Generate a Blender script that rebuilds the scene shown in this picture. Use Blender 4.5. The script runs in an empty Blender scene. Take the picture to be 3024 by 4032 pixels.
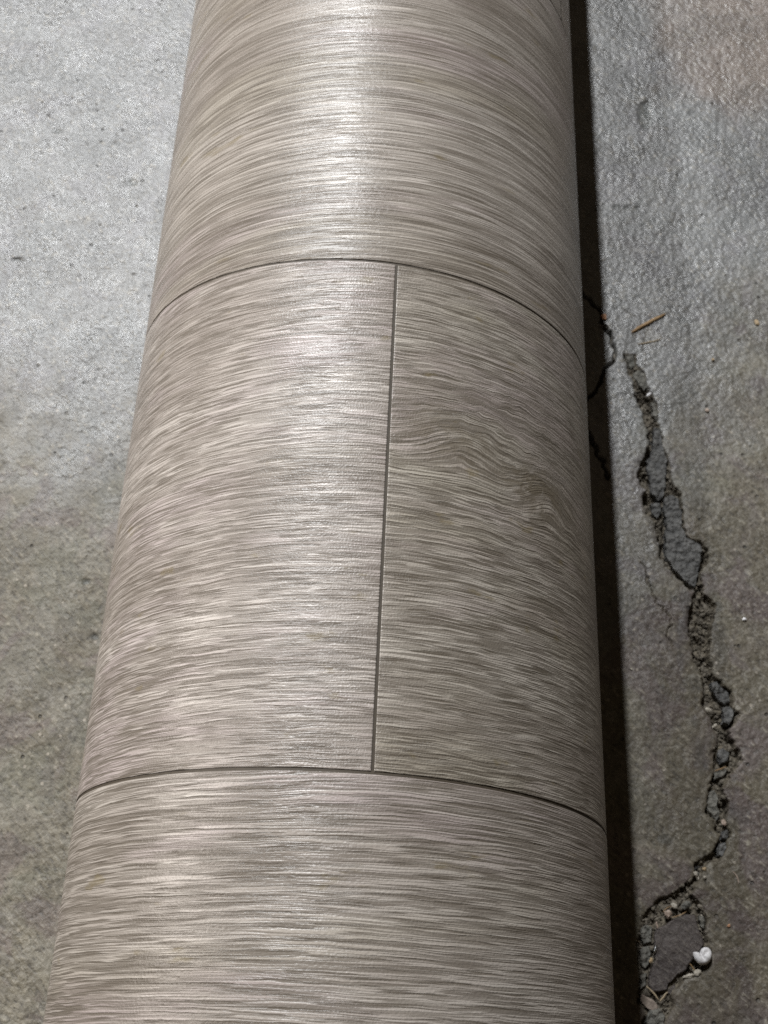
import bpy, bmesh, math, random
import numpy as np
from mathutils import Vector, Matrix

random.seed(7)
rng = np.random.default_rng(7)
scene = bpy.context.scene
COL = scene.collection
R = 0.095                       # radius of the flooring roll (m)

# ------------------------------------------------------------------ camera
F_PX, IW, IH = 4600.0, 3024.0, 4032.0
CAM = Vector((0.13079 * R, 0.0, (4.57111 + 1.0) * R))
_p, _y, _r = 0.448084, 0.008136, 0.031291
CAM_M = Matrix.Rotation(_y, 3, 'Z') @ Matrix.Rotation(_p, 3, 'X') @ Matrix.Rotation(_r, 3, 'Z')
cd = bpy.data.cameras.new("camera")
cam = bpy.data.objects.new("camera", cd)
COL.objects.link(cam)
cam.matrix_world = Matrix.Translation(CAM) @ CAM_M.to_4x4()
cd.sensor_fit = 'HORIZONTAL'
cd.sensor_width = 36.0
cd.lens = 36.0 * F_PX / IW
cd.clip_start, cd.clip_end = 0.01, 50.0
cd.dof.use_dof = True
cd.dof.focus_distance = 0.375
cd.dof.aperture_fstop = cd.lens / 1.7      # aperture about 1.7 mm across, as on a phone
scene.camera = cam

# ------------------------------------------------------------------ light
world = bpy.data.worlds.new("World")
scene.world = world
world.use_nodes = True
bg = world.node_tree.nodes["Background"]
bg.inputs["Color"].default_value = (1.0, 0.77, 0.52, 1)
bg.inputs["Strength"].default_value = 0.040


def area(name, loc, target, sx, sy, power, col, long_axis=None):
    ld = bpy.data.lights.new(name, 'AREA')
    ld.shape = 'RECTANGLE'
    ld.size, ld.size_y = sx, sy
    ld.energy = power
    ld.color = col
    o = bpy.data.objects.new(name, ld)
    COL.objects.link(o)
    z = (Vector(loc) - Vector(target)).normalized()
    la = Vector(long_axis or (0, 0, 1))
    y = (la - la.dot(z) * z).normalized()
    x = y.cross(z)
    m = Matrix((x, y, z)).transposed().to_4x4()
    m.translation = Vector(loc)
    o.matrix_world = m
    return o


TGT = (0.0, 0.22, 0.1)
# ceiling tube ahead and to the left: sharp shadow on the right, sheen on the roll
area("ceiling_tube_light", (-0.575, 2.10, 2.35), TGT, 0.06, 1.2, 75.0, (0.97, 0.985, 1.0), (0, 1, 0))
# a second tube of the same row, farther to the left
area("second_ceiling_tube_light", (-1.35, 2.30, 2.35), TGT, 0.06, 1.2, 42.0, (0.95, 0.98, 1.0), (0, 1, 0))
# wide doorway lamp light from the left
area("doorway_light", (-2.2, 0.5, 1.35), TGT, 0.9, 1.2, 30.0, (1.0, 0.92, 0.85), (0, 0, 1))

scene.cycles.use_denoising = False        # keep the fine grain of the surfaces
scene.view_settings.view_transform = 'Standard'
scene.view_settings.look = 'None'
scene.view_settings.exposure = 0.08
scene.view_settings.gamma = 1.0
scene.view_settings.use_curve_mapping = False


# ------------------------------------------------------------------ helpers
def px(u, v, z=0.0):
    """photo pixel -> point on the horizontal plane at height z"""
    d = CAM_M @ Vector(((u - IW / 2) / F_PX, -(v - IH / 2) / F_PX, -1.0))
    t = (z - CAM.z) / d.z
    return CAM + t * d


def c1(x, y): return (2200 + x / 2.011, 1100 + y / 2.011)
def c2(x, y): return (2300 + x / 2.211, 2100 + y / 2.212)
def c3(x, y): return (2300 + x / 2.291, 3100 + y / 2.292)


def g2(uv, z=0.0):
    p = px(uv[0], uv[1], z)
    return (p.x, p.y)


def hash2(ix, iy, s):
    n = (ix.astype(np.int64) * 374761393 + iy.astype(np.int64) * 668265263 + s * 974634777) & 0x7fffffff
    n = ((n ^ (n >> 13)) * 1274126177) & 0x7fffffff
    n = ((n ^ (n >> 16)) * 2246822519) & 0x7fffffff
    return ((n ^ (n >> 15)) & 0xffff) / 65535.0


def vnoise(x, y, s=0):
    ix, iy = np.floor(x), np.floor(y)
    fx, fy = x - ix, y - iy
    fx = fx * fx * (3 - 2 * fx)
    fy = fy * fy * (3 - 2 * fy)
    a, b = hash2(ix, iy, s), hash2(ix + 1, iy, s)
    c, d = hash2(ix, iy + 1, s), hash2(ix + 1, iy + 1, s)
    return (a * (1 - fx) + b * fx) * (1 - fy) + (c * (1 - fx) + d * fx) * fy


def fbm(x, y, s=0, o=4):
    r, a, t = 0, 1.0, 0
    for k in range(o):
        r = r + a * vnoise(x * 2 ** k, y * 2 ** k, s + 17 * k)
        t += a
        a *= 0.55
    return r / t


def sstep(a, b, x):
    t = np.clip((x - a) / (b - a), 0, 1)
    return t * t * (3 - 2 * t)


def poly_sd(P, x, y):
    """signed distance to polygon, positive inside"""
    P = np.asarray(P, float)
    d2 = np.full(x.shape, 1e9)
    ins = np.zeros(x.shape, bool)
    n = len(P)
    for i in range(n):
        ax, ay = P[i]
        bx, by = P[(i + 1) % n]
        ex, ey = bx - ax, by - ay
        l2 = ex * ex + ey * ey + 1e-18
        t = np.clip(((x - ax) * ex + (y - ay) * ey) / l2, 0, 1)
        d2 = np.minimum(d2, (x - ax - t * ex) ** 2 + (y - ay - t * ey) ** 2)
        if ay != by:
            c = ((ay > y) != (by > y)) & (x < (bx - ax) * (y - ay) / (by - ay) + ax)
            ins ^= c
    return np.sqrt(d2) * np.where(ins, 1, -1)


def line_d(P, x, y):
    d2 = np.full(x.shape, 1e9)
    for (ax, ay), (bx, by) in zip(P[:-1], P[1:]):
        ex, ey = bx - ax, by - ay
        t = np.clip(((x - ax) * ex + (y - ay) * ey) / (ex * ex + ey * ey + 1e-18), 0, 1)
        d2 = np.minimum(d2, (x - ax - t * ex) ** 2 + (y - ay - t * ey) ** 2)
    return np.sqrt(d2)


def link(name, me, mat, parent=None, smooth=True):
    o = bpy.data.objects.new(name, me)
    COL.objects.link(o)
    if mat is not None and not me.materials:
        me.materials.append(mat)
    if smooth:
        me.polygons.foreach_set("use_smooth", [True] * len(me.polygons))
    if parent is not None:
        o.parent = parent
    return o


def tag(o, label=None, cat=None, group=None, kind=None):
    if label: o["label"] = label
    if cat: o["category"] = cat
    if group: o["group"] = group
    if kind: o["kind"] = kind
    return o


def grid_mesh(name, X, Y, Z):
    """X, Y, Z arrays of shape (rows, cols)"""
    nr, nc = X.shape
    co = np.stack([X, Y, Z], -1).reshape(-1, 3).astype(np.float32)
    i = np.arange((nr - 1) * (nc - 1))
    a = (i // (nc - 1)) * nc + i % (nc - 1)
    q = np.stack([a, a + 1, a + nc + 1, a + nc], 1).astype(np.int32)
    me = bpy.data.meshes.new(name)
    me.vertices.add(len(co))
    me.vertices.foreach_set("co", co.ravel())
    me.loops.add(q.size)
    me.loops.foreach_set("vertex_index", q.ravel())
    me.polygons.add(len(q))
    me.polygons.foreach_set("loop_start", np.arange(0, q.size, 4, dtype=np.int32))
    me.polygons.foreach_set("loop_total", np.full(len(q), 4, np.int32))
    me.update(calc_edges=True)
    return me, q


def vattr(me, name, arr):
    a = me.attributes.new(name, 'FLOAT', 'POINT')
    a.data.foreach_set("value", np.asarray(arr, np.float32).ravel())


# ------------------------------------------------------------------ node helpers
class NT:
    def __init__(self, name):
        self.m = bpy.data.materials.new(name)
        self.m.use_nodes = True
        self.t = self.m.node_tree
        self.b = self.t.nodes["Principled BSDF"]

    def n(self, typ, **kw):
        nd = self.t.nodes.new(typ)
        for k, v in kw.items():
            setattr(nd, k, v)
        return nd

    def put(self, sock, v):
        if hasattr(v, 'bl_rna') and v.bl_rna.identifier.startswith('NodeSocket'):
            self.t.links.new(v, sock)
        else:
            if isinstance(v, tuple) and len(v) == 3 and sock.type == 'RGBA':
                v = (*v, 1)
            sock.default_value = v

    def math(self, op, a, b=0.0, c=None, clamp=False):
        nd = self.n('ShaderNodeMath', operation=op, use_clamp=clamp)
        self.put(nd.inputs[0], a)
        self.put(nd.inputs[1], b)
        if c is not None: self.put(nd.inputs[2], c)
        return nd.outputs[0]

    def mix(self, f, a, b, blend='MIX'):
        nd = self.n('ShaderNodeMix', data_type='RGBA', blend_type=blend)
        self.put(nd.inputs[0], f)
        self.put(nd.inputs[6], a)
        self.put(nd.inputs[7], b)
        return nd.outputs[2]

    def noise(self, vec, scale=1.0, detail=3.0, rough=0.55, dim='3D', dist=0.0):
        nd = self.n('ShaderNodeTexNoise', noise_dimensions=dim)
        self.put(nd.inputs['Vector'], vec)
        nd.inputs['Scale'].default_value = scale
        nd.inputs['Detail'].default_value = detail
        nd.inputs['Roughness'].default_value = rough
        nd.inputs['Distortion'].default_value = dist
        return nd.outputs[0]

    def voro(self, vec, scale, feature='F1', rnd=1.0):
        nd = self.n('ShaderNodeTexVoronoi', feature=feature)
        self.put(nd.inputs['Vector'], vec)
        nd.inputs['Scale'].default_value = scale
        nd.inputs['Randomness'].default_value = rnd
        return nd

    def ramp(self, f, a, b, lo=0.0, hi=1.0):
        nd = self.n('ShaderNodeMapRange', interpolation_type='SMOOTHSTEP')
        self.put(nd.inputs[0], f)
        for i, v in enumerate((a, b, lo, hi)):
            self.put(nd.inputs[1 + i], v)
        return nd.outputs[0]

    def xyz(self, x, y, z):
        nd = self.n('ShaderNodeCombineXYZ')
        self.put(nd.inputs[0], x); self.put(nd.inputs[1], y); self.put(nd.inputs[2], z)
        return nd.outputs[0]

    def sep(self, v):
        nd = self.n('ShaderNodeSeparateXYZ')
        self.put(nd.inputs[0], v)
        return nd.outputs

    def attr(self, name):
        nd = self.n('ShaderNodeAttribute', attribute_name=name)
        return nd

    def obj(self):
        return self.n('ShaderNodeTexCoord').outputs['Object']

    def bump(self, h, strength, dist, normal=None):
        nd = self.n('ShaderNodeBump')
        nd.inputs['Strength'].default_value = strength
        nd.inputs['Distance'].default_value = dist
        self.put(nd.inputs['Height'], h)
        if normal is not None: self.put(nd.inputs['Normal'], normal)
        return nd.outputs[0]

    def set(self, **kw):
        for k, v in kw.items():
            self.put(self.b.inputs[k.replace('_', ' ')], v)
        return self.m


# ------------------------------------------------------------------ materials
def mat_vinyl():
    t = NT("wood_print_vinyl")
    uv = t.n('ShaderNodeUVMap', uv_map="grain").outputs[0]
    u, v, _ = t.sep(uv)
    u0, v0 = u, v
    rnd = t.math('MULTIPLY', t.n('ShaderNodeObjectInfo').outputs['Random'], 37.0)
    tone = t.n('ShaderNodeAttribute', attribute_type='OBJECT', attribute_name='tone').outputs['Fac']
    warp = t.noise(t.xyz(t.math('MULTIPLY', u, 14.0), t.math('MULTIPLY', v, 26.0), rnd), 1.0, 2.0)
    v = t.math('MULTIPLY_ADD', t.math('SUBTRACT', warp, 0.5), 0.0034, v)
    warp2 = t.noise(t.xyz(t.math('MULTIPLY', u, 120.0), t.math('MULTIPLY', v, 200.0), rnd), 1.0, 1.0)
    v = t.math('MULTIPLY_ADD', t.math('SUBTRACT', warp2, 0.5), 0.0007, v)

    def st(su, sv, detail, rough=0.55, off=0.0):
        return t.noise(t.xyz(t.math('MULTIPLY', u, su), t.math('MULTIPLY', v, sv), t.math('ADD', rnd, off)), 1.0, detail, rough)

    def mul(a, b): return t.math('MULTIPLY', a, b)
    n_pore = st(62, 1600, 1.0, 0.5)            # crisp short pores
    n_line = st(24, 1000, 2.0, 0.5, 3.3)       # long thin lines: level lines of stretched noise
    n_line2 = st(36, 1300, 1.0, 0.5, 13.3)
    gap = st(60, 850, 2.0, 0.55, 9.0)         # breaks the lines up
    zone = st(7, 70, 3.0, 0.6, 5.0)           # where pores are dense
    pale = st(26, 1250, 2.0, 0.6, 7.7)        # pale fibres
    streak = st(6, 300, 4.0, 0.65, 11.0)
    band = st(4, 26, 3.0, 0.6, 17.0)
    hue = st(14, 36, 3.0, 0.6, 23.0)
    hue2 = st(9, 24, 3.0, 0.6, 29.0)
    base = t.mix(t.ramp(band, 0.38, 0.62), (0.335, 0.296, 0.266), (0.470, 0.428, 0.390))
    base = t.mix(mul(t.ramp(streak, 0.50, 0.70), 0.24), base, (0.53, 0.486, 0.44))
    base = t.mix(mul(t.ramp(streak, 0.49, 0.32), 0.16), base, (0.275, 0.240, 0.208))
    base = t.mix(mul(t.ramp(hue, 0.48, 0.64), 0.60), base, (0.415, 0.350, 0.348))
    base = t.mix(mul(t.ramp(hue2, 0.53, 0.68), 0.40), base, (0.345, 0.312, 0.245))
    base = t.mix(mul(t.ramp(pale, 0.53, 0.66), 0.36), base, (0.62, 0.58, 0.53))
    thr = t.math('MULTIPLY_ADD', zone, 0.13, 0.365)
    d0 = mul(t.ramp(t.math('SUBTRACT', n_pore, thr), 0.015, -0.06), 0.85)

    def lines(n, w):
        return t.ramp(t.math('ABSOLUTE', t.math('SUBTRACT', n, 0.5)), w, w * 0.25)
    brk = t.ramp(t.math('SUBTRACT', gap, t.math('MULTIPLY_ADD', zone, -0.15, 0.55)), -0.02, 0.06)
    d1 = mul(mul(lines(n_line, 0.13), brk), 0.75)
    d2 = mul(mul(lines(n_line2, 0.13), t.math('SUBTRACT', 1.0, brk)), 0.62)
    base = t.mix(d0, base, (0.135, 0.114, 0.092))
    base = t.mix(d1, base, (0.120, 0.100, 0.080))
    base = t.mix(d2, base, (0.140, 0.118, 0.096))
    kn = t.attr("knot").outputs['Fac']
    kz = t.noise(t.xyz(mul(u0, 130.0), mul(v0, 260.0), 2.0), 1.0, 4.0, 0.65, dist=0.6)
    base = t.mix(t.math('MULTIPLY', mul(kn, 1.5), t.ramp(kz, 0.38, 0.58), clamp=True), base, (0.165, 0.138, 0.106))
    # per-plank tone (partly side light painted in) and faint yellow-brown smears
    olive = t.n('ShaderNodeAttribute', attribute_type='OBJECT', attribute_name='olive').outputs['Fac']
    base = t.mix(olive, base, t.mix(1.0, base, (0.93, 0.93, 0.80), 'MULTIPLY'))
    base = t.mix(1.0, base, t.xyz(tone, tone, tone), 'MULTIPLY')
    sm = t.noise(t.xyz(mul(u0, 60.0), mul(v0, 130.0), t.math('ADD', rnd, 41.0)), 1.0, 3.0, 0.6)
    base = t.mix(mul(t.ramp(sm, 0.65, 0.73), 0.45), base, (0.20, 0.155, 0.07))
    vo = t.voro(t.xyz(u0, v0, rnd), 34.0)
    speck = mul(t.math('LESS_THAN', vo.outputs['Distance'], 0.022), t.math('GREATER_THAN', t.sep(vo.outputs['Color'])[0], 0.5))
    base = t.mix(mul(speck, 0.8), base, (0.05, 0.042, 0.034))
    h = t.math('SUBTRACT', mul(pale, 0.6), t.math('ADD', t.math('ADD', d1, d2), d0))
    nb = t.bump(h, 0.55, 0.00022)
    grit = t.noise(t.xyz(u0, v0, rnd), 1500.0, 1.0, 0.5)
    nb = t.bump(grit, 0.45, 0.00026, nb)
    wear = t.noise(t.xyz(mul(u0, 25.0), mul(v0, 25.0), t.math('ADD', rnd, 3.0)), 1.0, 4.0, 0.65)
    rough = t.math('MULTIPLY_ADD', wear, 0.30, 0.20)
    return t.set(Base_Color=base, Roughness=rough, Specular_IOR_Level=0.62, Normal=nb)


def mat_backing():
    t = NT("groove_brown_vinyl")
    n = t.noise(t.obj(), 900.0, 3.0)
    return t.set(Base_Color=t.mix(n, (0.040, 0.030, 0.020), (0.100, 0.080, 0.056)), Roughness=0.6)


def mat_concrete():
    t = NT("worn_concrete")
    o = t.obj()
    x, y, z = t.sep(o)
    crack = t.attr("crack").outputs['Fac']
    patch = t.attr("patch").outputs['Fac']
    sealed = t.attr("sealed").outputs['Fac']
    brown = t.attr("brown").outputs['Fac']
    big = t.noise(o, 9.0, 4.0, 0.6)
    mid = t.noise(o, 42.0, 4.0, 0.6)
    hue = t.noise(o, 26.0, 3.0, 0.6, dist=1.0)
    grain = t.noise(o, 430.0, 4.0, 0.62)
    # trowel streaks running diagonally
    a = t.math('ADD', t.math('MULTIPLY', x, 0.70), t.math('MULTIPLY', y, -0.71))
    b = t.math('ADD', t.math('MULTIPLY', x, 0.71), t.math('MULTIPLY', y, 0.70))
    streak = t.noise(t.xyz(t.math('MULTIPLY', a, 170.0), t.math('MULTIPLY', b, 620.0), 0.0), 1.0, 2.0, 0.6)
    col = t.mix(t.ramp(big, 0.3, 0.7), (0.130, 0.113, 0.080), (0.205, 0.184, 0.138))
    col = t.mix(t.math('MULTIPLY', t.ramp(mid, 0.46, 0.56), 0.55), col, (0.215, 0.20, 0.165))
    col = t.mix(t.math('MULTIPLY', t.ramp(hue, 0.52, 0.60), 0.6), col, (0.150, 0.119, 0.108))
    col = t.mix(t.math('MULTIPLY', t.ramp(hue, 0.46, 0.38), 0.5), col, (0.138, 0.134, 0.098))
    col = t.mix(t.math('MULTIPLY', sealed, 0.65), col, (0.215, 0.226, 0.242))  # sealer tint, paler and cooler: its sheen is partly painted into the colour
    col = t.mix(t.math('MULTIPLY', brown, 0.8), col, (0.23, 0.185, 0.155))
    col = t.mix(t.math('MULTIPLY', patch, 0.75), col, (0.100, 0.108, 0.102))
    mo = t.noise(o, 17.0, 6.0, 0.68, dist=1.2)
    mv = t.ramp(mo, 0.38, 0.62, 0.78, 1.14)
    col = t.mix(1.0, col, t.xyz(mv, mv, mv), 'MULTIPLY')
    dark_brown = t.attr("dark_brown").outputs['Fac']
    col = t.mix(t.math('MULTIPLY', dark_brown, 0.75), col, t.mix(t.ramp(hue, 0.46, 0.56), (0.100, 0.082, 0.056), (0.092, 0.070, 0.064)))
    # old stains with sharp edges and scuffs
    sn = t.noise(o, 34.0, 6.0, 0.7, dist=1.5)
    col = t.mix(t.math('MULTIPLY', t.ramp(sn, 0.555, 0.575), 0.30), col, (0.085, 0.075, 0.062))
    sn2 = t.noise(o, 75.0, 6.0, 0.7, dist=1.0)
    col = t.mix(t.math('MULTIPLY', t.ramp(sn2, 0.60, 0.63), 0.35), col, (0.33, 0.31, 0.27))
    # grit and pits
    g = t.math('ADD', t.math('MULTIPLY', grain, 0.55), t.math('MULTIPLY', streak, 0.45))
    col = t.mix(t.math('MULTIPLY', t.ramp(g, 0.48, 0.37), t.math('MULTIPLY_ADD', sealed, -0.30, 0.62)), col, (0.040, 0.035, 0.028))
    col = t.mix(t.math('MULTIPLY', t.ramp(g, 0.53, 0.66), 0.50), col, (0.40, 0.365, 0.295))
    vo = t.voro(o, 210.0)
    rc = t.sep(vo.outputs['Color'])
    sand = t.math('MULTIPLY', t.math('LESS_THAN', vo.outputs['Distance'], 0.16), t.math('GREATER_THAN', rc[0], 0.86))
    col = t.mix(t.math('MULTIPLY', sand, 0.55), col, (0.48, 0.43, 0.36))
    pit = t.math('MULTIPLY', t.ramp(vo.outputs['Distance'], 0.24, 0.12), t.math('LESS_THAN', rc[1], 0.07))
    col = t.mix(t.math('MULTIPLY', pit, 0.7), col, (0.03, 0.027, 0.024))
    broken = t.mix(t.ramp(t.noise(o, 300.0, 3.0, 0.6), 0.35, 0.65), (0.050, 0.042, 0.032), (0.20, 0.175, 0.135))
    col = t.mix(crack, col, broken)
    lump = t.voro(o, 300.0).outputs['Distance']
    h = t.math('ADD', t.math('MULTIPLY', grain, 0.9), t.math('MULTIPLY', streak, 0.8))
    h = t.math('SUBTRACT', h, t.math('MULTIPLY', t.math('MULTIPLY', lump, lump), 0.30))
    h = t.math('SUBTRACT', h, t.math('MULTIPLY', pit, 0.8))
    nb = t.bump(h, 0.85, 0.0009)
    gl = t.noise(o, 60.0, 5.0, 0.65, dist=0.8)
    rough = t.math('MULTIPLY_ADD', sealed, -0.22, t.ramp(gl, 0.40, 0.60, 0.51, 0.62))
    rough = t.math('MULTIPLY_ADD', crack, 0.35, rough, clamp=True)
    spec = t.math('MULTIPLY_ADD', crack, -0.5, t.math('MULTIPLY_ADD', sealed, 0.28, 0.55), clamp=True)
    return t.set(Base_Color=col, Roughness=rough, Specular_IOR_Level=spec, Normal=nb)


def mat_stone(name, dark, light, scale=420.0, streaky=False, rough=0.62, lumpy=0.9):
    t = NT(name)
    o = t.obj()
    x, y, z = t.sep(o)
    g = t.noise(o, scale, 4.0, 0.62)
    m = t.noise(o, scale * 0.14, 3.0, 0.6)
    col = t.mix(t.ramp(t.math('ADD', t.math('MULTIPLY', g, 0.6), t.math('MULTIPLY', m, 0.4)), 0.36, 0.64), dark, light)
    h = g
    if streaky:
        a = t.math('ADD', t.math('MULTIPLY', x, 0.70), t.math('MULTIPLY', y, -0.71))
        b = t.math('ADD', t.math('MULTIPLY', x, 0.71), t.math('MULTIPLY', y, 0.70))
        s = t.noise(t.xyz(t.math('MULTIPLY', a, 260.0), t.math('MULTIPLY', b, 850.0), 0.0), 1.0, 3.0, 0.6)
        col = t.mix(t.math('MULTIPLY', t.ramp(s, 0.50, 0.64), 0.6), col, (0.165, 0.145, 0.125))
        h = t.math('ADD', g, s)
    lump = t.voro(o, 360.0).outputs['Distance']
    h = t.math('SUBTRACT', t.math('ADD', h, t.math('MULTIPLY', m, 2.5)), t.math('MULTIPLY', lump, lumpy))
    col = t.mix(t.math('MULTIPLY', t.ramp(lump, 0.45, 0.75), 0.5 * lumpy), col, dark)
    nb = t.bump(h, 1.0, 0.0018 if lumpy > 0.5 else 0.0008)
    return t.set(Base_Color=col, Roughness=rough, Specular_IOR_Level=0.45, Normal=nb)


def mat_plain(name, a, b, scale=600.0, rough=0.6, bump=0.3, stretch=None, spec=0.4):
    t = NT(name)
    o = t.obj()
    if stretch:
        x, y, z = t.sep(o)
        o = t.xyz(t.math('MULTIPLY', x, stretch), y, z)
    n = t.noise(o, scale, 3.0, 0.6)
    nb = t.bump(n, bump, 0.0005)
    return t.set(Base_Color=t.mix(t.ramp(n, 0.33, 0.67), a, b), Roughness=rough, Specular_IOR_Level=spec, Normal=nb)


M_VINYL = mat_vinyl()
M_BACK = mat_backing()
M_FLOOR = mat_concrete()
M_GREY = mat_stone("blue_grey_filler", (0.075, 0.075, 0.074), (0.190, 0.187, 0.178))
M_PALE = mat_stone("pale_grey_mortar", (0.11, 0.108, 0.095), (0.235, 0.225, 0.195))
M_SLAB = mat_stone("dark_patch_concrete", (0.055, 0.045, 0.042), (0.110, 0.094, 0.087), streaky=True, lumpy=0.1)
M_RUBBLE = mat_plain("sandy_rubble", (0.065, 0.055, 0.042), (0.22, 0.195, 0.155), 420.0, 0.8, 0.6)
M_STRAW = mat_plain("golden_wood_splinter", (0.27, 0.165, 0.075), (0.52, 0.36, 0.20), 500.0, 0.5, 0.4, 0.12)
M_STRAW2 = mat_plain("pale_straw", (0.30, 0.235, 0.15), (0.52, 0.43, 0.30), 500.0, 0.55, 0.4, 0.12)
M_WHITE = mat_plain("white_foam", (0.72, 0.70, 0.70), (0.88, 0.87, 0.88), 700.0, 0.45, 0.25)
M_PINK = mat_plain("pinkish_grit", (0.34, 0.26, 0.205), (0.52, 0.42, 0.35), 600.0, 0.6, 0.3)
M_TAN = mat_plain("tan_grit", (0.36, 0.26, 0.15), (0.52, 0.40, 0.25), 600.0, 0.6, 0.3)
M_ORANGE = mat_plain("orange_brick_grit", (0.42, 0.21, 0.11), (0.62, 0.36, 0.22), 600.0, 0.7, 0.3)
M_IVORY = mat_plain("ivory_grit", (0.36, 0.325, 0.27), (0.56, 0.52, 0.44), 600.0, 0.55, 0.3)
M_CHIP = mat_plain("pinkish_mortar", (0.16, 0.13, 0.105), (0.34, 0.28, 0.235), 500.0, 0.75, 0.6)
M_FLAKE = NT("silver_foil").set(Base_Color=(0.85, 0.88, 0.90), Roughness=0.22, Metallic=1.0)
M_CORE = mat_plain("cardboard_core", (0.27, 0.19, 0.115), (0.36, 0.26, 0.165), 200.0, 0.85, 0.2)

# ------------------------------------------------------------------ concrete floor with the crack
LEFT = ([c1(*p) for p in [(500, 575), (545, 700), (575, 760), (590, 850), (620, 940), (650, 1010), (680, 1110), (715, 1170), (715, 1300),
                          (665, 1400), (625, 1525), (650, 1600), (690, 1660), (675, 1770), (715, 1850), (770, 1920), (785, 2010)]] +
        [c2(*p) for p in [(640, 0), (655, 80), (660, 190), (710, 260), (770, 350), (840, 410), (900, 460), (960, 510), (940, 590), (920, 680),
                          (895, 790), (915, 880), (940, 1000), (960, 1080), (1010, 1190), (1035, 1300), (1050, 1400), (1025, 1475), (1080, 1560),
                          (1110, 1650), (1150, 1750), (1150, 1800), (1125, 1900), (1125, 2000), (1115, 2080)]] +
        [c3(*p) for p in [(1110, 0), (1095, 100), (1105, 200), (1150, 270), (1200, 345), (1210, 420), (1210, 480), (1170, 550), (1090, 630),
                          (1000, 700), (980, 790), (880, 860), (800, 920), (720, 980), (640, 1040), (590, 1110), (520, 1190), (500, 1260),
                          (470, 1340), (480, 1500), (490, 1700), (470, 1850), (490, 1960), (535, 2050), (545, 2200), (600, 2400)]])
RIGHT = ([c1(*p) for p in [(610, 580), (620, 680), (690, 720), (715, 830), (730, 880), (775, 940), (795, 1020), (800, 1130), (830, 1280),
                           (870, 1400), (890, 1500), (915, 1590), (960, 1680), (990, 1800), (1005, 1900), (1005, 2000)]] +
         [c2(*p) for p in [(880, 10), (960, 50), (1020, 70), (1070, 120), (1100, 190), (1090, 250), (1030, 330), (1040, 420), (1060, 520),
                           (1100, 560), (1150, 620), (1165, 680), (1130, 760), (1105, 850), (1110, 960), (1100, 1080), (1130, 1150), (1130, 1240),
                           (1200, 1310), (1290, 1360), (1310, 1450), (1340, 1520), (1385, 1580), (1330, 1620), (1290, 1700), (1270, 1760),
                           (1320, 1840), (1385, 1940), (1390, 1985), (1330, 2060), (1290, 2100)]] +
         [c3(*p) for p in [(1250, 0), (1300, 80), (1320, 200), (1300, 290), (1330, 400), (1315, 500), (1280, 600), (1190, 665), (1110, 700),
                           (1080, 790), (1000, 880), (985, 960), (1040, 1020), (1100, 1110), (1120, 1200), (1100, 1290), (1120, 1370), (1160, 1460),
                           (1150, 1560), (1100, 1640), (1000, 1700), (900, 1745), (820, 1800), (790, 1860), (810, 1930), (800, 2010),
                           (760, 2070), (740, 2200), (680, 2400)]])
CAV = [g2(p) for p in LEFT] + [g2(p) for p in RIGHT[::-1]]
HAIR1 = [g2(c1(*p)) for p in [(90, 40), (180, 110), (260, 170), (320, 230), (340, 340), (400, 410), (448, 560), (440, 620), (370, 700), (340, 810), (285, 880), (215, 930)]]
HAIR2 = [g2(c1(*p)) for p in [(200, 1080), (240, 1180), (285, 1320), (330, 1410), (375, 1500), (388, 1560)]]
HAIR3 = [g2(c2(*p)) for p in [(500, 240), (545, 310), (560, 400), (600, 540), (680, 630), (745, 700), (755, 790), (730, 880), (770, 980)]]
HAIR4 = [g2((2250 + a / 3.16, 1000 + b / 3.16)) for a, b in [(650, 540), (625, 600), (650, 680), (760, 740), (860, 770)]]
HAIR5 = [g2((2250 + a / 3.16, 1000 + b / 3.16)) for a, b in [(1000, 880), (930, 970), (905, 1080), (885, 1200)]]
HAIR6 = [g2((a, b)) for a, b in [(2385, 3370), (2480, 3335), (2560, 3345)]]
PATCH = [(c2(890, 640), 60, 150), (c2(870, 850), 45, 110), (c2(835, 1060), 28, 130), (c2(945, 1320), 80, 75), (c2(965, 1630), 34, 60),
         (c2(1015, 1950), 45, 120), (c2(570, 430), 30, 70), (c2(1180, 900), 60, 240), (c2(1230, 1250), 60, 60), (c3(1400, 240), 90, 80),
         (c3(720, 465), 55, 40), (c2(780, 560), 60, 40), (c2(1150, 640), 60, 60)]
DARKSP = [((2545, 450), 40, 75, 1.1), ((520, 712), 26, 16, 1.2), ((225, 512), 22, 10, .9), ((70, 1018), 26, 10, .9), ((372, 2505), 20, 14, 1.3),
          ((345, 2290), 24, 16, 1.0), ((2460, 815), 60, 10, 1.0)]


YTOP = max(p[1] for p in CAV)


def steps(a, b, n): return list(np.linspace(a, b, n, endpoint=False))


gx = np.array(steps(-1.6, -0.30, 24) + steps(-0.30, -0.085, 150) + steps(-0.085, 0.100, 40) + steps(0.100, 0.235, 300) + steps(0.235, 0.30, 36) + steps(0.30, 1.6, 24) + [1.6])
gy = np.array(steps(-1.0, 0.0, 30) + steps(0.0, 0.42, 930) + steps(0.42, 0.68, 220) + steps(0.68, 2.2, 40) + [2.2])
X, Y = np.meshgrid(gx, gy)
Z = (fbm(X * 60, Y * 60, 3, 3) - 0.5) * 0.0009 + (fbm(X * 420, Y * 420, 9, 3) - 0.5) * 0.0006 - 0.0006
crack = np.zeros_like(X)
patch = np.zeros_like(X)
ic0, ic1 = np.searchsorted(gx, 0.098), np.searchsorted(gx, 0.24)
ir0, ir1 = np.searchsorted(gy, -0.06), np.searchsorted(gy, 0.45)
xs, ys = X[ir0:ir1, ic0:ic1], Y[ir0:ir1, ic0:ic1]
wx = xs + (fbm(xs * 260, ys * 260, 21, 4) - 0.5) * 0.0042
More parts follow.
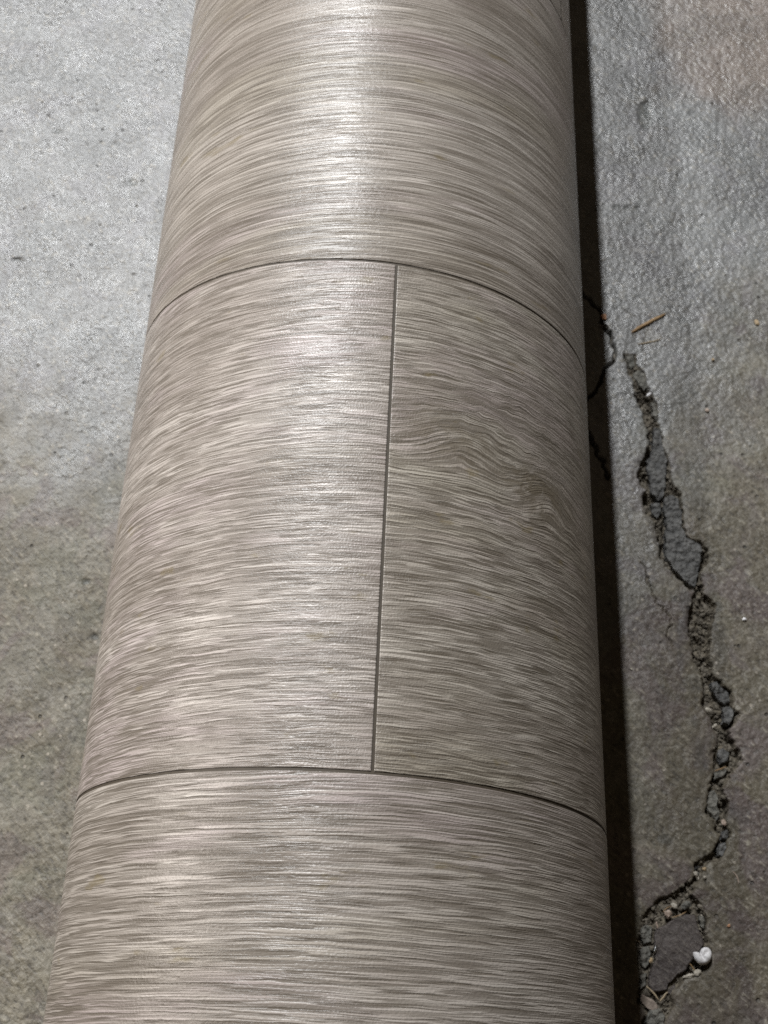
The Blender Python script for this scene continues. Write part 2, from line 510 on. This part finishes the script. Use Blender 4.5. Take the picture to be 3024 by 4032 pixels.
wy = ys + (fbm(xs * 260, ys * 260, 55, 4) - 0.5) * 0.0042
sd = poly_sd(CAV, wx, wy)
depth = 0.0052 + (fbm(xs * 150, ys * 150, 31, 4) - 0.5) * 0.0075
depth = np.clip(depth, 0.0012, 0.009) * (0.55 + 0.45 * sstep(0.085, 0.105, ys)) * (1 - 0.6 * sstep(YTOP - 0.035, YTOP, ys))
zz = Z[ir0:ir1, ic0:ic1]
rim = sstep(-0.0022, 0.0, sd) * 0.0005 * fbm(xs * 500, ys * 500, 77, 3)
zz -= rim
zz -= sstep(-0.0002, 0.0014, sd) * depth
rub = (fbm(xs * 700, ys * 700, 41, 3) - 0.5) * 0.0022
zz += rub * sstep(0.0006, 0.002, sd)
ck = sstep(-0.0003, 0.0007, sd)
for H, w, dd in ((HAIR1, 0.0010, 0.006), (HAIR2, 0.0009, 0.005), (HAIR3, 0.00035, 0.0016), (HAIR4, 0.00022, 0.0006), (HAIR5, 0.00022, 0.0006)):
    d = line_d(H, wx, wy)
    w2 = w * (0.6 + 0.9 * fbm(xs * 120, ys * 120, 5, 2))
    k = 1 - sstep(w2 * 0.5, w2 * 1.25, d)
    zz -= k * dd
    ck = np.maximum(ck, k * 0.8)
crack[ir0:ir1, ic0:ic1] = ck
nz = fbm(X * 160, Y * 160, 61, 4)
for (uv, su, sv) in PATCH:
    cx, cy = g2(uv)
    ax = su / 2.211 * 0.000125; ay = sv / 2.211 * 0.000125
    d = np.hypot((X - cx) / ax, (Y - cy) / ay)
    patch = np.maximum(patch, sstep(1.25, 0.75, d + (nz - 0.5) * 1.6))
for (uv, su, sv, am) in DARKSP:
    cx, cy = g2(uv)
    d = np.hypot((X - cx) / (su * 0.00013), (Y - cy) / (sv * 0.00015))
    k = sstep(1.2, 0.5, d + (nz - 0.5) * 1.4)
    patch = np.maximum(patch, k * am)
    Z -= k * 0.0010
# polished (sealed) part of the slab and unsealed part: wear boundary
SEAL_L = [g2(p) for p in [(-900, -600), (1500, -600), (1500, 1750), (620, 1790), (480, 1690), (420, 1790), (330, 1890), (240, 1880), (200, 1700), (60, 1590), (-900, 1500)]]
SEAL_R = [g2(p) for p in [(1500, -600), (4200, -600), (4200, 900), (3000, 1150), (2830, 1550), (2640, 1700), (2500, 2230), (2300, 2500), (1500, 2500)]]
lw = (fbm(X * 30, Y * 30, 91, 4) - 0.5) * 0.05
sm = (Y > -0.05) & (Y < 1.2) & (np.abs(X) < 0.5)
sealed = np.zeros_like(X)
xs, ys = X[sm], Y[sm]
s = np.maximum(poly_sd(SEAL_L, xs + lw[sm], ys), poly_sd(SEAL_R, xs + lw[sm], ys))
sealed[sm] = sstep(-0.05, 0.045, s + (fbm(xs * 110, ys * 110, 19, 4) - 0.5) * 0.05)
sealed[(Y >= 1.2)] = 1.0
BR = g2((3010, 60))
brown = sstep(1.2, 0.6, np.hypot((X - BR[0]) / 0.07, (Y - BR[1]) / 0.10) + (fbm(X * 40, Y * 40, 13, 3) - 0.5) * 0.8)
# floor stays flat where the roll bears on it
Z = np.where(np.abs(X) < 0.03, np.minimum(Z, -0.0002), Z)
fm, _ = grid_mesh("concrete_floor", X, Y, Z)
vattr(fm, "crack", crack); vattr(fm, "patch", np.clip(patch, 0, 1)); vattr(fm, "sealed", sealed); vattr(fm, "brown", brown)
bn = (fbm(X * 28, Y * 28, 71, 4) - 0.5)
vattr(fm, "dark_brown", sstep(0.10, 0.16, X + bn * 0.06) * sstep(0.34, 0.12, Y + bn * 0.2 - (X - 0.13) * 0.9))  # darker, browner floor colour towards the near right
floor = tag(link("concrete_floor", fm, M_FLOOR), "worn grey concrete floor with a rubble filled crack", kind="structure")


# ---- stones and patches wedged in the crack: pieces of the floor
def stone(name, pts, top, mat, label=None, tilt=0.0, inset=0.0004, bottom=-0.011, seg=0.0022):
    P = [Vector(g2(p)) for p in pts]
    out = []
    n = len(P)
    for i in range(n):
        a, b = P[i], P[(i + 1) % n]
        k = max(1, int((b - a).length / seg))
        for j in range(k):
            q = a.lerp(b, j / k)
            if j: q = q + Vector((random.gauss(0, 1), random.gauss(0, 1))) * 0.00042
            out.append(q)
    cx = sum(q.x for q in out) / len(out)
    cy = sum(q.y for q in out) / len(out)
    bm = bmesh.new()
    rings = []
    ta = random.uniform(0, 6.28)
    for (ins, z) in ((0.0, bottom), (0.0, top - 0.0012), (inset * 0.45, top - 0.0004), (inset * 1.5, top)):
        ring = []
        for q in out:
            d = Vector((cx, cy)) - q
            l = d.length or 1
            w = q + d * min(0.6, ins / l)
            zz = z
            if z > bottom:
                zz += tilt * ((w.x - cx) * math.cos(ta) + (w.y - cy) * math.sin(ta)) + (random.gauss(0, 0.00012) if z < top else 0)
            ring.append(bm.verts.new((w.x, w.y, zz)))
        rings.append(ring)
    for r0, r1 in zip(rings[:-1], rings[1:]):
        for i in range(len(r0)):
            j = (i + 1) % len(r0)
            bm.faces.new((r0[i], r0[j], r1[j], r1[i]))
    bm.faces.new(rings[-1])
    bmesh.ops.recalc_face_normals(bm, faces=bm.faces)
    me = bpy.data.meshes.new(name)
    bm.to_mesh(me)
    bm.free()
    o = link(name, me, mat, floor, smooth=False)
    if label: o["label"] = label
    return o


STONES = []


def st(f, pts, top, mat, **k):
    pp = [f(*p) for p in pts]
    STONES.append([g2(p) for p in pp])
    return stone(k.pop('name', "stone"), pp, top, mat, **k)


st(c2, [(735, -95), (850, -110), (895, 20), (1020, 85), (1045, 140), (1020, 260), (1000, 360), (970, 470), (905, 430), (790, 310), (730, 215), (712, 100)], -0.0013, M_GREY, tilt=0.02)
st(c1, [(840, 1720), (900, 1690), (955, 1720), (985, 1850), (985, 1960), (900, 1985), (865, 1920), (835, 1820)], -0.0016, M_GREY, tilt=0.05)
st(c1, [(760, 1160), (800, 1170), (830, 1300), (860, 1450), (855, 1600), (830, 1720), (790, 1740), (735, 1680), (725, 1560), (695, 1480), (735, 1370), (748, 1250)], -0.0013, M_GREY, tilt=0.03)
st(c1, [(735, 1760), (815, 1755), (822, 1830), (790, 1880), (745, 1840)], -0.002, M_GREY, tilt=0.08)
st(c1, [(595, 725), (640, 690), (690, 730), (708, 820), (680, 870), (640, 830)], -0.0016, M_PALE, tilt=0.08)
st(c1, [(525, 595), (600, 585), (608, 680), (572, 700)], -0.0012, M_PALE, tilt=0.05)
st(c1, [(735, 960), (770, 970), (795, 1060), (780, 1115), (745, 1060)], -0.001, M_PALE, tilt=0.08)
st(c2, [(1110, 1290), (1160, 1275), (1220, 1335), (1275, 1375), (1285, 1450), (1240, 1480), (1190, 1450), (1130, 1360)], -0.0022, M_GREY, tilt=0.1)
st(c2, [(1215, 1500), (1280, 1485), (1325, 1530), (1315, 1600), (1275, 1660), (1220, 1640)], -0.0024, M_GREY, tilt=0.08)
st(c2, [(1180, 1870), (1230, 1850), (1285, 1900), (1270, 1970), (1200, 2000), (1170, 1930)], -0.0028, M_GREY, tilt=0.08)
st(c2, [(1130, 2070), (1200, 2050), (1270, 2040), (1230, 2110), (1150, 2130)], -0.003, M_PALE, tilt=0.1)
st(c3, [(1255, 390), (1305, 372), (1322, 430), (1298, 468), (1250, 460)], -0.0015, M_GREY, tilt=0.08)
st(c3, [(1228, 500), (1288, 485), (1298, 540), (1260, 635), (1218, 610), (1212, 550)], -0.0015, M_GREY, tilt=0.06)
st(c3, [(1120, 30), (1190, 10), (1230, 90), (1240, 220), (1210, 300), (1160, 240), (1120, 150)], -0.0024, M_PALE, tilt=0.06)
st(c3, [(1015, 690), (1075, 650), (1110, 660), (1060, 720), (1010, 740)], -0.0036, M_GREY, tilt=0.05)
st(c3, [(790, 1800), (830, 1770), (840, 1830), (800, 1880), (750, 1860)], -0.0015, M_SLAB, tilt=0.05)
slab = st(c3, [(660, 1265), (780, 1205), (920, 1140), (1010, 1150), (1030, 1230), (1060, 1320), (1090, 1410), (1050, 1480), (985, 1560), (925, 1650),
               (800, 1750), (680, 1850), (625, 1845), (590, 1790), (600, 1660), (650, 1560), (640, 1450), (640, 1340)], -0.0008, M_SLAB,
          name="patch_slab", label="dark squarish patch of concrete filling the wide end of the crack", inset=0.0005, seg=0.002)


st(c3, [(515, 1262), (570, 1235), (625, 1255), (615, 1400), (545, 1415), (510, 1340)], -0.0012, M_PALE, tilt=0.06)
st(c3, [(525, 1440), (600, 1425), (615, 1540), (560, 1640), (510, 1590)], -0.0015, M_PALE, tilt=0.08)
st(c3, [(505, 1690), (572, 1670), (565, 1790), (510, 1830)], -0.0014, M_PALE, tilt=0.06)
st(c3, [(1042, 1150), (1085, 1160), (1100, 1200), (1085, 1285), (1062, 1260)], -0.0010, M_PALE, tilt=0.06)
st(c3, [(600, 2010), (690, 1990), (740, 2060), (720, 2190), (610, 2200), (560, 2120)], -0.0012, M_PALE, tilt=0.04)


# ---- loose rubble lying in the crack (too many and small to count)
def ico_template():
    bm = bmesh.new()
    bmesh.ops.create_icosphere(bm, subdivisions=1, radius=1.0)
    v = np.array([x.co[:] for x in bm.verts])
    f = np.array([[w.index for w in x.verts] for x in bm.faces])
    bm.free()
    return v, f


ICO_V, ICO_F = ico_template()
cav = np.array(CAV)
cand = np.stack([rng.uniform(cav[:, 0].min(), cav[:, 0].max(), 60000), rng.uniform(-0.02, cav[:, 1].max(), 60000)], 1)
ok = poly_sd(CAV, cand[:, 0], cand[:, 1]) > 0.0007
cand = cand[ok]
keep = np.ones(len(cand), bool)
for S in STONES:
    keep &= poly_sd(S, cand[:, 0], cand[:, 1]) < 0.0001
cand = cand[keep][:2600]


def floor_z(x, y):
    i = np.clip(np.searchsorted(gx, x), 1, len(gx) - 1)
    j = np.clip(np.searchsorted(gy, y), 1, len(gy) - 1)
    return Z[j, i]


verts, faces = [], []
fz = floor_z(cand[:, 0], cand[:, 1])
for k, (x, y) in enumerate(cand):
    s = 0.00032 * math.exp(random.gauss(0.35, 0.5))
    s = min(s, 0.0013)
    sc = np.array([random.uniform(.6, 1.5), random.uniform(.6, 1.5), random.uniform(.5, 1.0)]) * s
    v = ICO_V * sc * rng.uniform(0.75, 1.2, (len(ICO_V), 1))
    a = random.uniform(0, 6.28)
    c, s_ = math.cos(a), math.sin(a)
    v = v @ np.array([[c, s_, 0], [-s_, c, 0], [0, 0, 1]])
    verts.append(v + [x, y, min(fz[k] + sc[2] * 0.4, -0.0004)])
    faces.append(ICO_F + 12 * 0 + len(ICO_V) * k)
me = bpy.data.meshes.new("rubble")
me.from_pydata(np.concatenate(verts).tolist(), [], np.concatenate(faces).tolist())
tag(link("rubble", me, M_RUBBLE, floor, smooth=False), "loose brown sandy rubble in the crack", kind="stuff")

# ------------------------------------------------------------------ the flooring roll
roll = bpy.data.objects.new("flooring_roll", None)
COL.objects.link(roll)
roll.empty_display_size = 0.05
tag(roll, "thick roll of vinyl flooring with grey wood plank print lying on concrete", "flooring roll")

PITCH = 1.9477 * R
GROOVE = 0.0010
THICK = 0.0007
EDGE = [0.0, 0.00012, 0.00024, 0.0004]
DROP = [0.00010, 0.00003, 0.00001, 0.0]


def ring_y(k, th):
    """skewed plank boundary number k (k=0: nearer boundary in view, k=1: farther one)"""
    return 0.83303 * R + k * PITCH - (0.01335 + 0.0245 * k) * R * th + k * R * (0.022 * np.minimum(np.square(th), 1.8) - 0.012) if 0 <= k <= 1 else \
        0.83303 * R + k * PITCH - (0.01335 + 0.0245 * (0 if k < 0 else 1)) * R * th


def knot_map(u, v, knots):
    """bend the grain coordinates around knots: lines spread round an eye with rings inside"""
    n1 = (fbm(u * 170, v * 210, 3, 4) - 0.5)
    uu, vv = u.copy(), v.copy()
    for (u0, v0, b, st_, k) in knots:
        du, dv = (u - u0) / (b * st_), (v - v0) / b
        r = np.sqrt(du * du + dv * dv) * (1 + 0.6 * n1)
        # grain arches over the figure and closes up again below it
        vv = vv - k * b * 1.25 * np.exp(-(r / 1.25) ** 2) * (0.55 + 0.9 * np.sin(du * 1.3 + 0.6)) * 0.7
        vv = v0 + (vv - v0) * (1 - 0.28 * k * np.exp(-(r / 1.8) ** 2))
    kn = np.zeros_like(u)
    for (u0, v0, b, st_, k) in knots:
        kn = np.maximum(kn, k * (0.6 if u0 < 0.05 else 1.0) * np.exp(-((u - u0) / (b * st_ * 1.2)) ** 2 - ((v - v0) / (b * 1.1)) ** 2))
    return uu, vv, kn


def plank(k, th0, th1, knots=(), fine=0.003, label=None, slant=0.0, ulen=1.0, tone=1.0, olive=0.12):
    """one plank field of the embossed sheet between ring boundaries k and k+1"""
    g = GROOVE / 2
    gth = g / R
    inner = (th1 - th0) * R - 2 * g - 2 * EDGE[-1]
    nt = max(6, int(inner / fine))
    so = EDGE + list(np.linspace(EDGE[-1], inner + EDGE[-1], nt)[1:-1]) + [inner + 2 * EDGE[-1] - e for e in EDGE[::-1]]
    dt = DROP + [0] * (nt - 2) + DROP[::-1]
    nv = max(6, int(PITCH / fine))
    W = 1.0
    vo = [e / PITCH for e in EDGE] + list(np.linspace(EDGE[-1] / PITCH, 1 - EDGE[-1] / PITCH, nv)[1:-1]) + [1 - e / PITCH for e in EDGE[::-1]]
    dv = DROP + [0] * (nv - 2) + DROP[::-1]
    TH = th0 + gth + np.array(so) / R
    TH, VV = np.meshgrid(TH, np.array(vo))
    y0 = ring_y(k, TH) + g
    y1 = ring_y(k + 1, TH) - g
    YY = y0 + (y1 - y0) * VV
    TH = TH + slant * (VV - 0.5)
    rad = R - np.maximum(np.array(dt)[None, :], np.array(dv)[:, None])
    wob = (fbm(TH * 3 + 40, YY * 14 + 40, 5, 2) - 0.5) * 0.0001
    rad = rad + wob - 0.0001
    rad = np.minimum(rad, R)
    Xp, Zp = rad * np.sin(TH), R + rad * np.cos(TH)
    me, q = grid_mesh("plank", Xp, YY, Zp)
    u, v = TH * R, YY
    u2, v2, kn = knot_map(u, v, knots) if knots else (u, v, np.zeros_like(u))
    vattr(me, "knot", kn)
    off = random.uniform(0, 5)
    uvl = me.uv_layers.new(name="grain")
    uvv = np.stack([u2.ravel() * ulen + off, v2.ravel() + off * 0.37], 1).astype(np.float32)
    uvl.data.foreach_set("uv", uvv[q.ravel()].ravel())
    o = link("plank", me, M_VINYL, roll)
    o["tone"] = tone
    o["olive"] = olive
    if label: o["label"] = label
    return o


T0, T1 = -2.75, -2.75 + 2 * math.pi
KN = [(0.0330, 2.05 * R, 0.0095, 1.9, 0.75), (0.0720, 1.95 * R, 0.0090, 1.7, 0.85)]
SPLITS = {-4: 1.9, -3: -1.2, -2: 2.3, -1: 2.75, 0: 0.1208, 1: -2.2, 2: 1.1, 3: -0.7, 4: 2.0}
for k in range(-4, 5):
    s = SPLITS[k]
    vis = k in (-1, 0, 1)
    fi = 0.0026 if vis else 0.006
    if k == 0:
        plank(k, T0, s, fine=fi, slant=0.0136, tone=1.24, olive=0.0, ulen=1.0)  # lighter, less olive than its neighbour: partly left light put into the tone
        plank(k, s, T1, knots=KN, fine=0.0017, label="wood print plank with a knot swirl right of the lengthwise seam", slant=0.0136, tone=1.06, olive=0.30, ulen=1.0)
    else:
        ul = {1: 0.5, -1: 0.7}.get(k, 0.8)
        plank(k, T0, s, fine=fi, ulen=ul, tone={-1: 1.10}.get(k, 1.15))
        plank(k, s, T1, fine=fi, ulen=ul, tone={-1: 1.10}.get(k, 1.15))

# the sheet under the embossed face: groove bottoms, wound layers at the ends, cardboard core
Y_A, Y_B = ring_y(-4, 0) - 0.004, ring_y(5, 0) + 0.004
prof = []
rr = R - 0.00038
layers = []
r_ = rr
while r_ > 0.047:
    layers.append(r_)
    r_ -= 0.0032


def lathe(name, profile, mat, parent, seg=128, smooth=True):
    vs, fs = [], []
    n = len(profile)
    for i in range(seg):
        a = 2 * math.pi * i / seg
        for (r, y) in profile:
            vs.append((r * math.sin(a), y, R + r * math.cos(a)))
    for i in range(seg):
        j = (i + 1) % seg
        for p in range(n - 1):
            fs.append((i * n + p, i * n + p + 1, j * n + p + 1, j * n + p))
    m = bpy.data.meshes.new(name)
    m.from_pydata(vs, [], fs)
    bm = bmesh.new(); bm.from_mesh(m)
    bmesh.ops.recalc_face_normals(bm, faces=bm.faces)
    bm.to_mesh(m); bm.free()
    return link(name, m, mat, parent, smooth)


pr = []
for i, r in enumerate(layers):                       # near end, from core outwards
    pass
end_a, end_b = [], []
for r in layers[::-1]:
    end_a += [(r - 0.0030, Y_A + 0.0018), (r - 0.0026, Y_A), (r - 0.0004, Y_A), (r, Y_A + 0.0018)]
    end_b += [(r - 0.0030, Y_B - 0.0018), (r - 0.0026, Y_B), (r - 0.0004, Y_B), (r, Y_B - 0.0018)]
lathe("wound_sheet", end_a + end_b[::-1], M_BACK, roll, smooth=False)
lathe("cardboard_core", [(0.038, Y_A - 0.002), (0.0425, Y_A - 0.002), (0.0425, Y_B + 0.002), (0.038, Y_B + 0.002), (0.038, Y_A - 0.002)], M_CORE, roll, 64, False)


# ------------------------------------------------------------------ crumbs, splinters and other litter
def surf_z(x, y):
    """height of the floor or of the wedged stone at a point"""
    z = float(floor_z(np.array([x]), np.array([y]))[0])
    return z


def splinter(name, uv0, uv1, width, height, mat, label, cat, z=None, bend=0.0, group=None, lift=0.0):
    a, b = Vector(g2(uv0)), Vector(g2(uv1))
    c = (a + b) / 2
    L = (b - a).length
    n = 9
    bm = bmesh.new()
    prev = None
    K = 6
    for i in range(n + 1):
        t = i / n
        x = (t - 0.5) * L
        taper = 0.55 + 0.45 * math.sin(math.pi * min(1, max(0, t * 0.9 + 0.08))) if 0 < i < n else 0.5
        yb = bend * L * (1 - (2 * t - 1) ** 2) + random.gauss(0, width * 0.05)
        ring = []
        for j in range(K):
            an = 2 * math.pi * (j + 0.5) / K
            ring.append(bm.verts.new((x + (random.gauss(0, width * 0.25) if i in (0, n) else 0), yb + math.cos(an) * width * 0.5 * taper * random.uniform(.85, 1.1),
                                      height * 0.5 + math.sin(an) * height * 0.5 * taper * random.uniform(.85, 1.1))))
        if prev:
            for j in range(K):
                bm.faces.new((prev[j], prev[(j + 1) % K], ring[(j + 1) % K], ring[j]))
        else:
            bm.faces.new(ring[::-1])
        prev = ring
    bm.faces.new(prev)
    bmesh.ops.recalc_face_normals(bm, faces=bm.faces)
    me = bpy.data.meshes.new(name)
    bm.to_mesh(me); bm.free()
    o = link(name, me, mat)
    zz = surf_z(c.x, c.y) if z is None else z
    o.location = (c.x, c.y, zz + lift)
    o.rotation_euler = (0, 0, math.atan2(b.y - a.y, b.x - a.x))
    return tag(o, label, cat, group)


def crumb(name, uv, sx, sy, sz, mat, label, cat="crumb", z=None, group=None, rot=None):
    """irregular faceted grain, sizes are diameters in metres"""
    bm = bmesh.new()
    bmesh.ops.create_icosphere(bm, subdivisions=2, radius=0.5)
    ph = [random.uniform(0, 6.28) for _ in range(6)]
    for v in bm.verts:
        d = v.co.normalized()
        f = 1 + 0.16 * math.sin(3 * d.x + ph[0]) + 0.14 * math.sin(4 * d.y + ph[1]) + 0.12 * math.sin(5 * d.z + ph[2]) + random.gauss(0, 0.075)
        v.co *= f
        v.co.x *= sx; v.co.y *= sy; v.co.z *= sz
    zmin = min(v.co.z for v in bm.verts)
    for v in bm.verts: v.co.z -= zmin
    me = bpy.data.meshes.new(name)
    bm.to_mesh(me); bm.free()
    o = link(name, me, mat, smooth=False)
    x, y = g2(uv)
    o.location = (x, y, (surf_z(x, y) if z is None else z) - 0.0001)
    o.rotation_euler = (0, 0, random.uniform(0, 6.28) if rot is None else rot)
    return tag(o, label, cat, group)


def d1(a, b): return (2250 + a / 3.16, 1000 + b / 3.16)
def d3(a, b): return (2400 + a / 3.244, 3350 + b / 3.244)


splinter("wood_splinter", d1(745, 970), d1(1160, 745), 0.0021, 0.0012, M_STRAW, "golden brown wood splinter, thickest one, lying beside the narrow end of the crack", "splinter")
splinter("straw_fragment", d1(830, 1115), d1(1110, 1055), 0.0008, 0.0006, M_STRAW2, "thin pale straw fragment below the golden wood splinter", "straw", bend=-0.03)
splinter("straw_fragment", c2(1150, 2060), c2(1250, 2022), 0.0006, 0.0005, M_STRAW, "short yellow straw lying across a small stone inside the crack", "straw", z=-0.0026)
splinter("twig", d3(480, 1730), d3(640, 1910), 0.0009, 0.0008, M_STRAW2, "pale twig pointing at the lower corner of the dark patch", "twig", z=-0.0016, bend=0.05)
splinter("twig", d3(650, 1925), d3(750, 1800), 0.0010, 0.0008, M_STRAW2, "short blunt twig below the dark patch meeting another twig", "twig", z=-0.0014)
splinter("straw_fragment", d3(790, 850), d3(985, 775), 0.0004, 0.0004, M_STRAW, "hair thin golden straw along the upper edge of the dark patch", "straw", z=-0.0008, bend=-0.05)
splinter("straw_fragment", d3(690, 780), d3(800, 705), 0.0004, 0.0004, M_STRAW, "hair thin golden straw beside the pinkish crumb in the crack", "straw", z=-0.0012, bend=0.1)
splinter("straw_fragment", d3(260, 1125), d3(385, 1165), 0.0003, 0.0003, M_STRAW2, "fine pale fibre reaching into the shadow of the roll", "fibre", bend=0.1)
splinter("straw_fragment", d3(1040, 1440), d3(1100, 1530), 0.0005, 0.0004, M_STRAW, "tiny golden straw under the white foam bead", "straw", z=-0.0014)
splinter("straw_fragment", (2886, 3430), (2910, 3478), 0.0006, 0.0005, M_PINK, "tiny pale pink sliver on open floor right of the crack", "sliver", bend=0.12)
splinter("foil_flake", d3(575, 1300), d3(600, 1215), 0.0013, 0.0003, M_FLAKE, "shiny silver flake at the edge of the dark patch", "flake", z=-0.0004)
crumb("brick_crumb", d1(402, 780), 0.0030, 0.0040, 0.0014, M_ORANGE, "orange brick coloured crumb at the edge of the roll shadow", rot=0.2)
crumb("grit_crumb", d3(752, 812), 0.0034, 0.0040, 0.0022, M_PINK, "pale pink crumb in the crack above the dark patch", z=-0.0016)
crumb("grit_crumb", d3(830, 700), 0.0026, 0.0026, 0.0018, M_IVORY, "greyish ivory crumb in the crack beside thin golden straws", z=-0.002)
crumb("grit_crumb", d3(985, 690), 0.0034, 0.0036, 0.0020, M_PALE, "grey mortar crumb at the top corner of the dark patch", z=-0.002)
crumb("grit_crumb", d3(1100, 290), 0.0018, 0.0018, 0.0014, M_IVORY, "ivory crumb on the crack bend at the very edge of the gap")
crumb("grit_crumb", d3(1150, 280), 0.0020, 0.0018, 0.0014, M_PALE, "grey crumb on the crack bend between ivory crumbs")
crumb("grit_crumb", d3(1155, 345), 0.0019, 0.0017, 0.0013, M_IVORY, "ivory crumb on the crack bend just below the grey crumb")
crumb("grit_crumb", d3(1220, 338), 0.0013, 0.0014, 0.0011, M_IVORY, "smallest ivory crumb of the crack bend, set apart on the floor")
crumb("grit_crumb", d3(1215, 230), 0.0013, 0.0017, 0.0010, M_TAN, "tan crumb on the crack bend beside the dark gap")
crumb("grit_crumb", d3(535, 1400), 0.0012, 0.0021, 0.0011, M_TAN, "tan elongated crumb below the shiny flake", z=-0.0012, rot=-0.3)
crumb("grit_crumb", d3(1200, 825), 0.0013, 0.0016, 0.0012, M_IVORY, "ivory crumb by the upper right edge of the dark patch")
crumb("grit_crumb", d3(610, 945), 0.0010, 0.0026, 0.0012, M_PINK, "slim pinkish crumb at the corner of the dark patch", z=-0.0014, rot=0.15)
crumb("mortar_chip", d3(500, 1930), 0.0078, 0.0042, 0.0012, M_CHIP, "pale pinkish mortar chip under the twigs", "chip", z=-0.0030, rot=-0.6)
crumb("mortar_chip", d3(1125, 1550), 0.0030, 0.0030, 0.0014, M_IVORY, "ivory mortar chip below the white foam bead", "chip", z=-0.0010)
crumb("mortar_chip", d3(1010, 1600), 0.0044, 0.0020, 0.0012, M_IVORY, "long ivory mortar chip on the lower edge of the crack", "chip", z=-0.0012, rot=0.25)
crumb("grit_crumb", (2870, 3645), 0.0011, 0.0015, 0.0008, M_ORANGE, "tiny orange crumb on the open floor right of the dark patch")
crumb("grit_crumb", c2(1395, 748), 0.0022, 0.0015, 0.0012, M_WHITE, "white crumb on the floor right of the brown part of the crack")
crumb("grit_crumb", c1(1175, 1035), 0.0028, 0.0024, 0.0011, M_PINK, "pinkish pebble on the floor right of the crack")
crumb("grit_crumb", c1(1220, 635), 0.0020, 0.0014, 0.0011, M_TAN, "small tan crumb between the pinkish pebble and the tan pebble")
crumb("grit_crumb", c1(1570, 340), 0.0030, 0.0024, 0.0015, M_TAN, "tan pebble on the floor farthest from the crack")
crumb("grit_crumb", d1(965, 1745), 0.0020, 0.0030, 0.0014, M_WHITE, "white crumb stuck in the narrow part of the crack", z=-0.0008)
crumb("grit_crumb", c2(410, 1180), 0.0012, 0.0010, 0.0007, M_IVORY, "tiny ivory crumb between roll shadow and crack")
crumb("grit_crumb", c1(510, 1080), 0.0013, 0.0013, 0.0008, M_WHITE, "tiny white crumb between roll shadow and the narrow crack")
crumb("grit_crumb", c3(1265, 315), 0.0024, 0.0022, 0.0014, M_PINK, "pinkish crumb in the crack above two small grey stones", z=-0.0016)
crumb("grit_crumb", c2(1090, 1530), 0.0030, 0.0026, 0.0016, M_IVORY, "ivory crumb in the crack beside small grey stones", z=-0.0024)
crumb("grit_crumb", c2(1145, 1670), 0.0018, 0.0030, 0.0014, M_IVORY, "slim ivory crumb in the crack under small grey stones", z=-0.0026)


# white curl: a plump, two-lobed bead with a dimple in the larger lobe
def foam_bead():
    out = [(1055, 1308), (1085, 1294), (1125, 1300), (1144, 1316), (1152, 1272), (1180, 1243), (1220, 1234), (1262, 1250), (1290, 1290),
           (1296, 1340), (1280, 1398), (1242, 1442), (1192, 1462), (1140, 1454), (1096, 1420), (1064, 1368)]
    P = np.array([g2(d3(a, b)) for a, b in out])
    o0 = np.array(g2(d3(1176, 1352)))
    dim = np.array(g2(d3(1212, 1312))) - o0
    notch = np.array([g2(d3(1146, 1318)), g2(d3(1160, 1350)), g2(d3(1180, 1378))]) - o0
    P = P - o0
    # rounded outline
    n = len(P)
    Q = []
    for i in range(n):
        a, b, c, d = P[i - 1], P[i], P[(i + 1) % n], P[(i + 2) % n]
        for t in (0, 1 / 3, 2 / 3):
            Q.append(0.5 * (2 * b + (c - a) * t + (2 * a - 5 * b + 4 * c - d) * t * t + (3 * b - a - 3 * c + d) * t ** 3))
    Q = np.array(Q)
    H = 0.0023
    prof = [(math.cos(a), math.sin(a)) for a in np.radians([-75, -50, -25, 0, 22, 42, 58, 72, 82])]
    bm = bmesh.new()
    rings = []
    for (s, h) in prof:
        ring = []
        for q in Q:
            p = q * s
            z = H + H * h
            if h > 0:
                z -= 0.0014 * math.exp(-(np.sum((p - dim) ** 2)) / (0.00095 ** 2))
                dn = float(line_d(notch, p[:1], p[1:])[0])
                z -= 0.0013 * math.exp(-(dn / 0.0006) ** 2)
            ring.append(bm.verts.new((p[0] + random.gauss(0, 3e-5), p[1] + random.gauss(0, 3e-5), z)))
        rings.append(ring)
    m = len(Q)
    for a, b in zip(rings[:-1], rings[1:]):
        for i in range(m):
            j = (i + 1) % m
            bm.faces.new((a[i], a[j], b[j], b[i]))
    bm.faces.new(rings[0][::-1])
    bm.faces.new(rings[-1])
    bmesh.ops.recalc_face_normals(bm, faces=bm.faces)
    zmin = min(v.co.z for v in bm.verts)
    for v in bm.verts: v.co.z -= zmin
    me = bpy.data.meshes.new("foam_bead")
    bm.to_mesh(me)
    bm.free()
    o = link("foam_bead", me, M_WHITE)
    o.location = (o0[0], o0[1], -0.0009)
    return tag(o, "white heart shaped foam bead on the corner of the dark patch", "foam bead")


foam_bead()
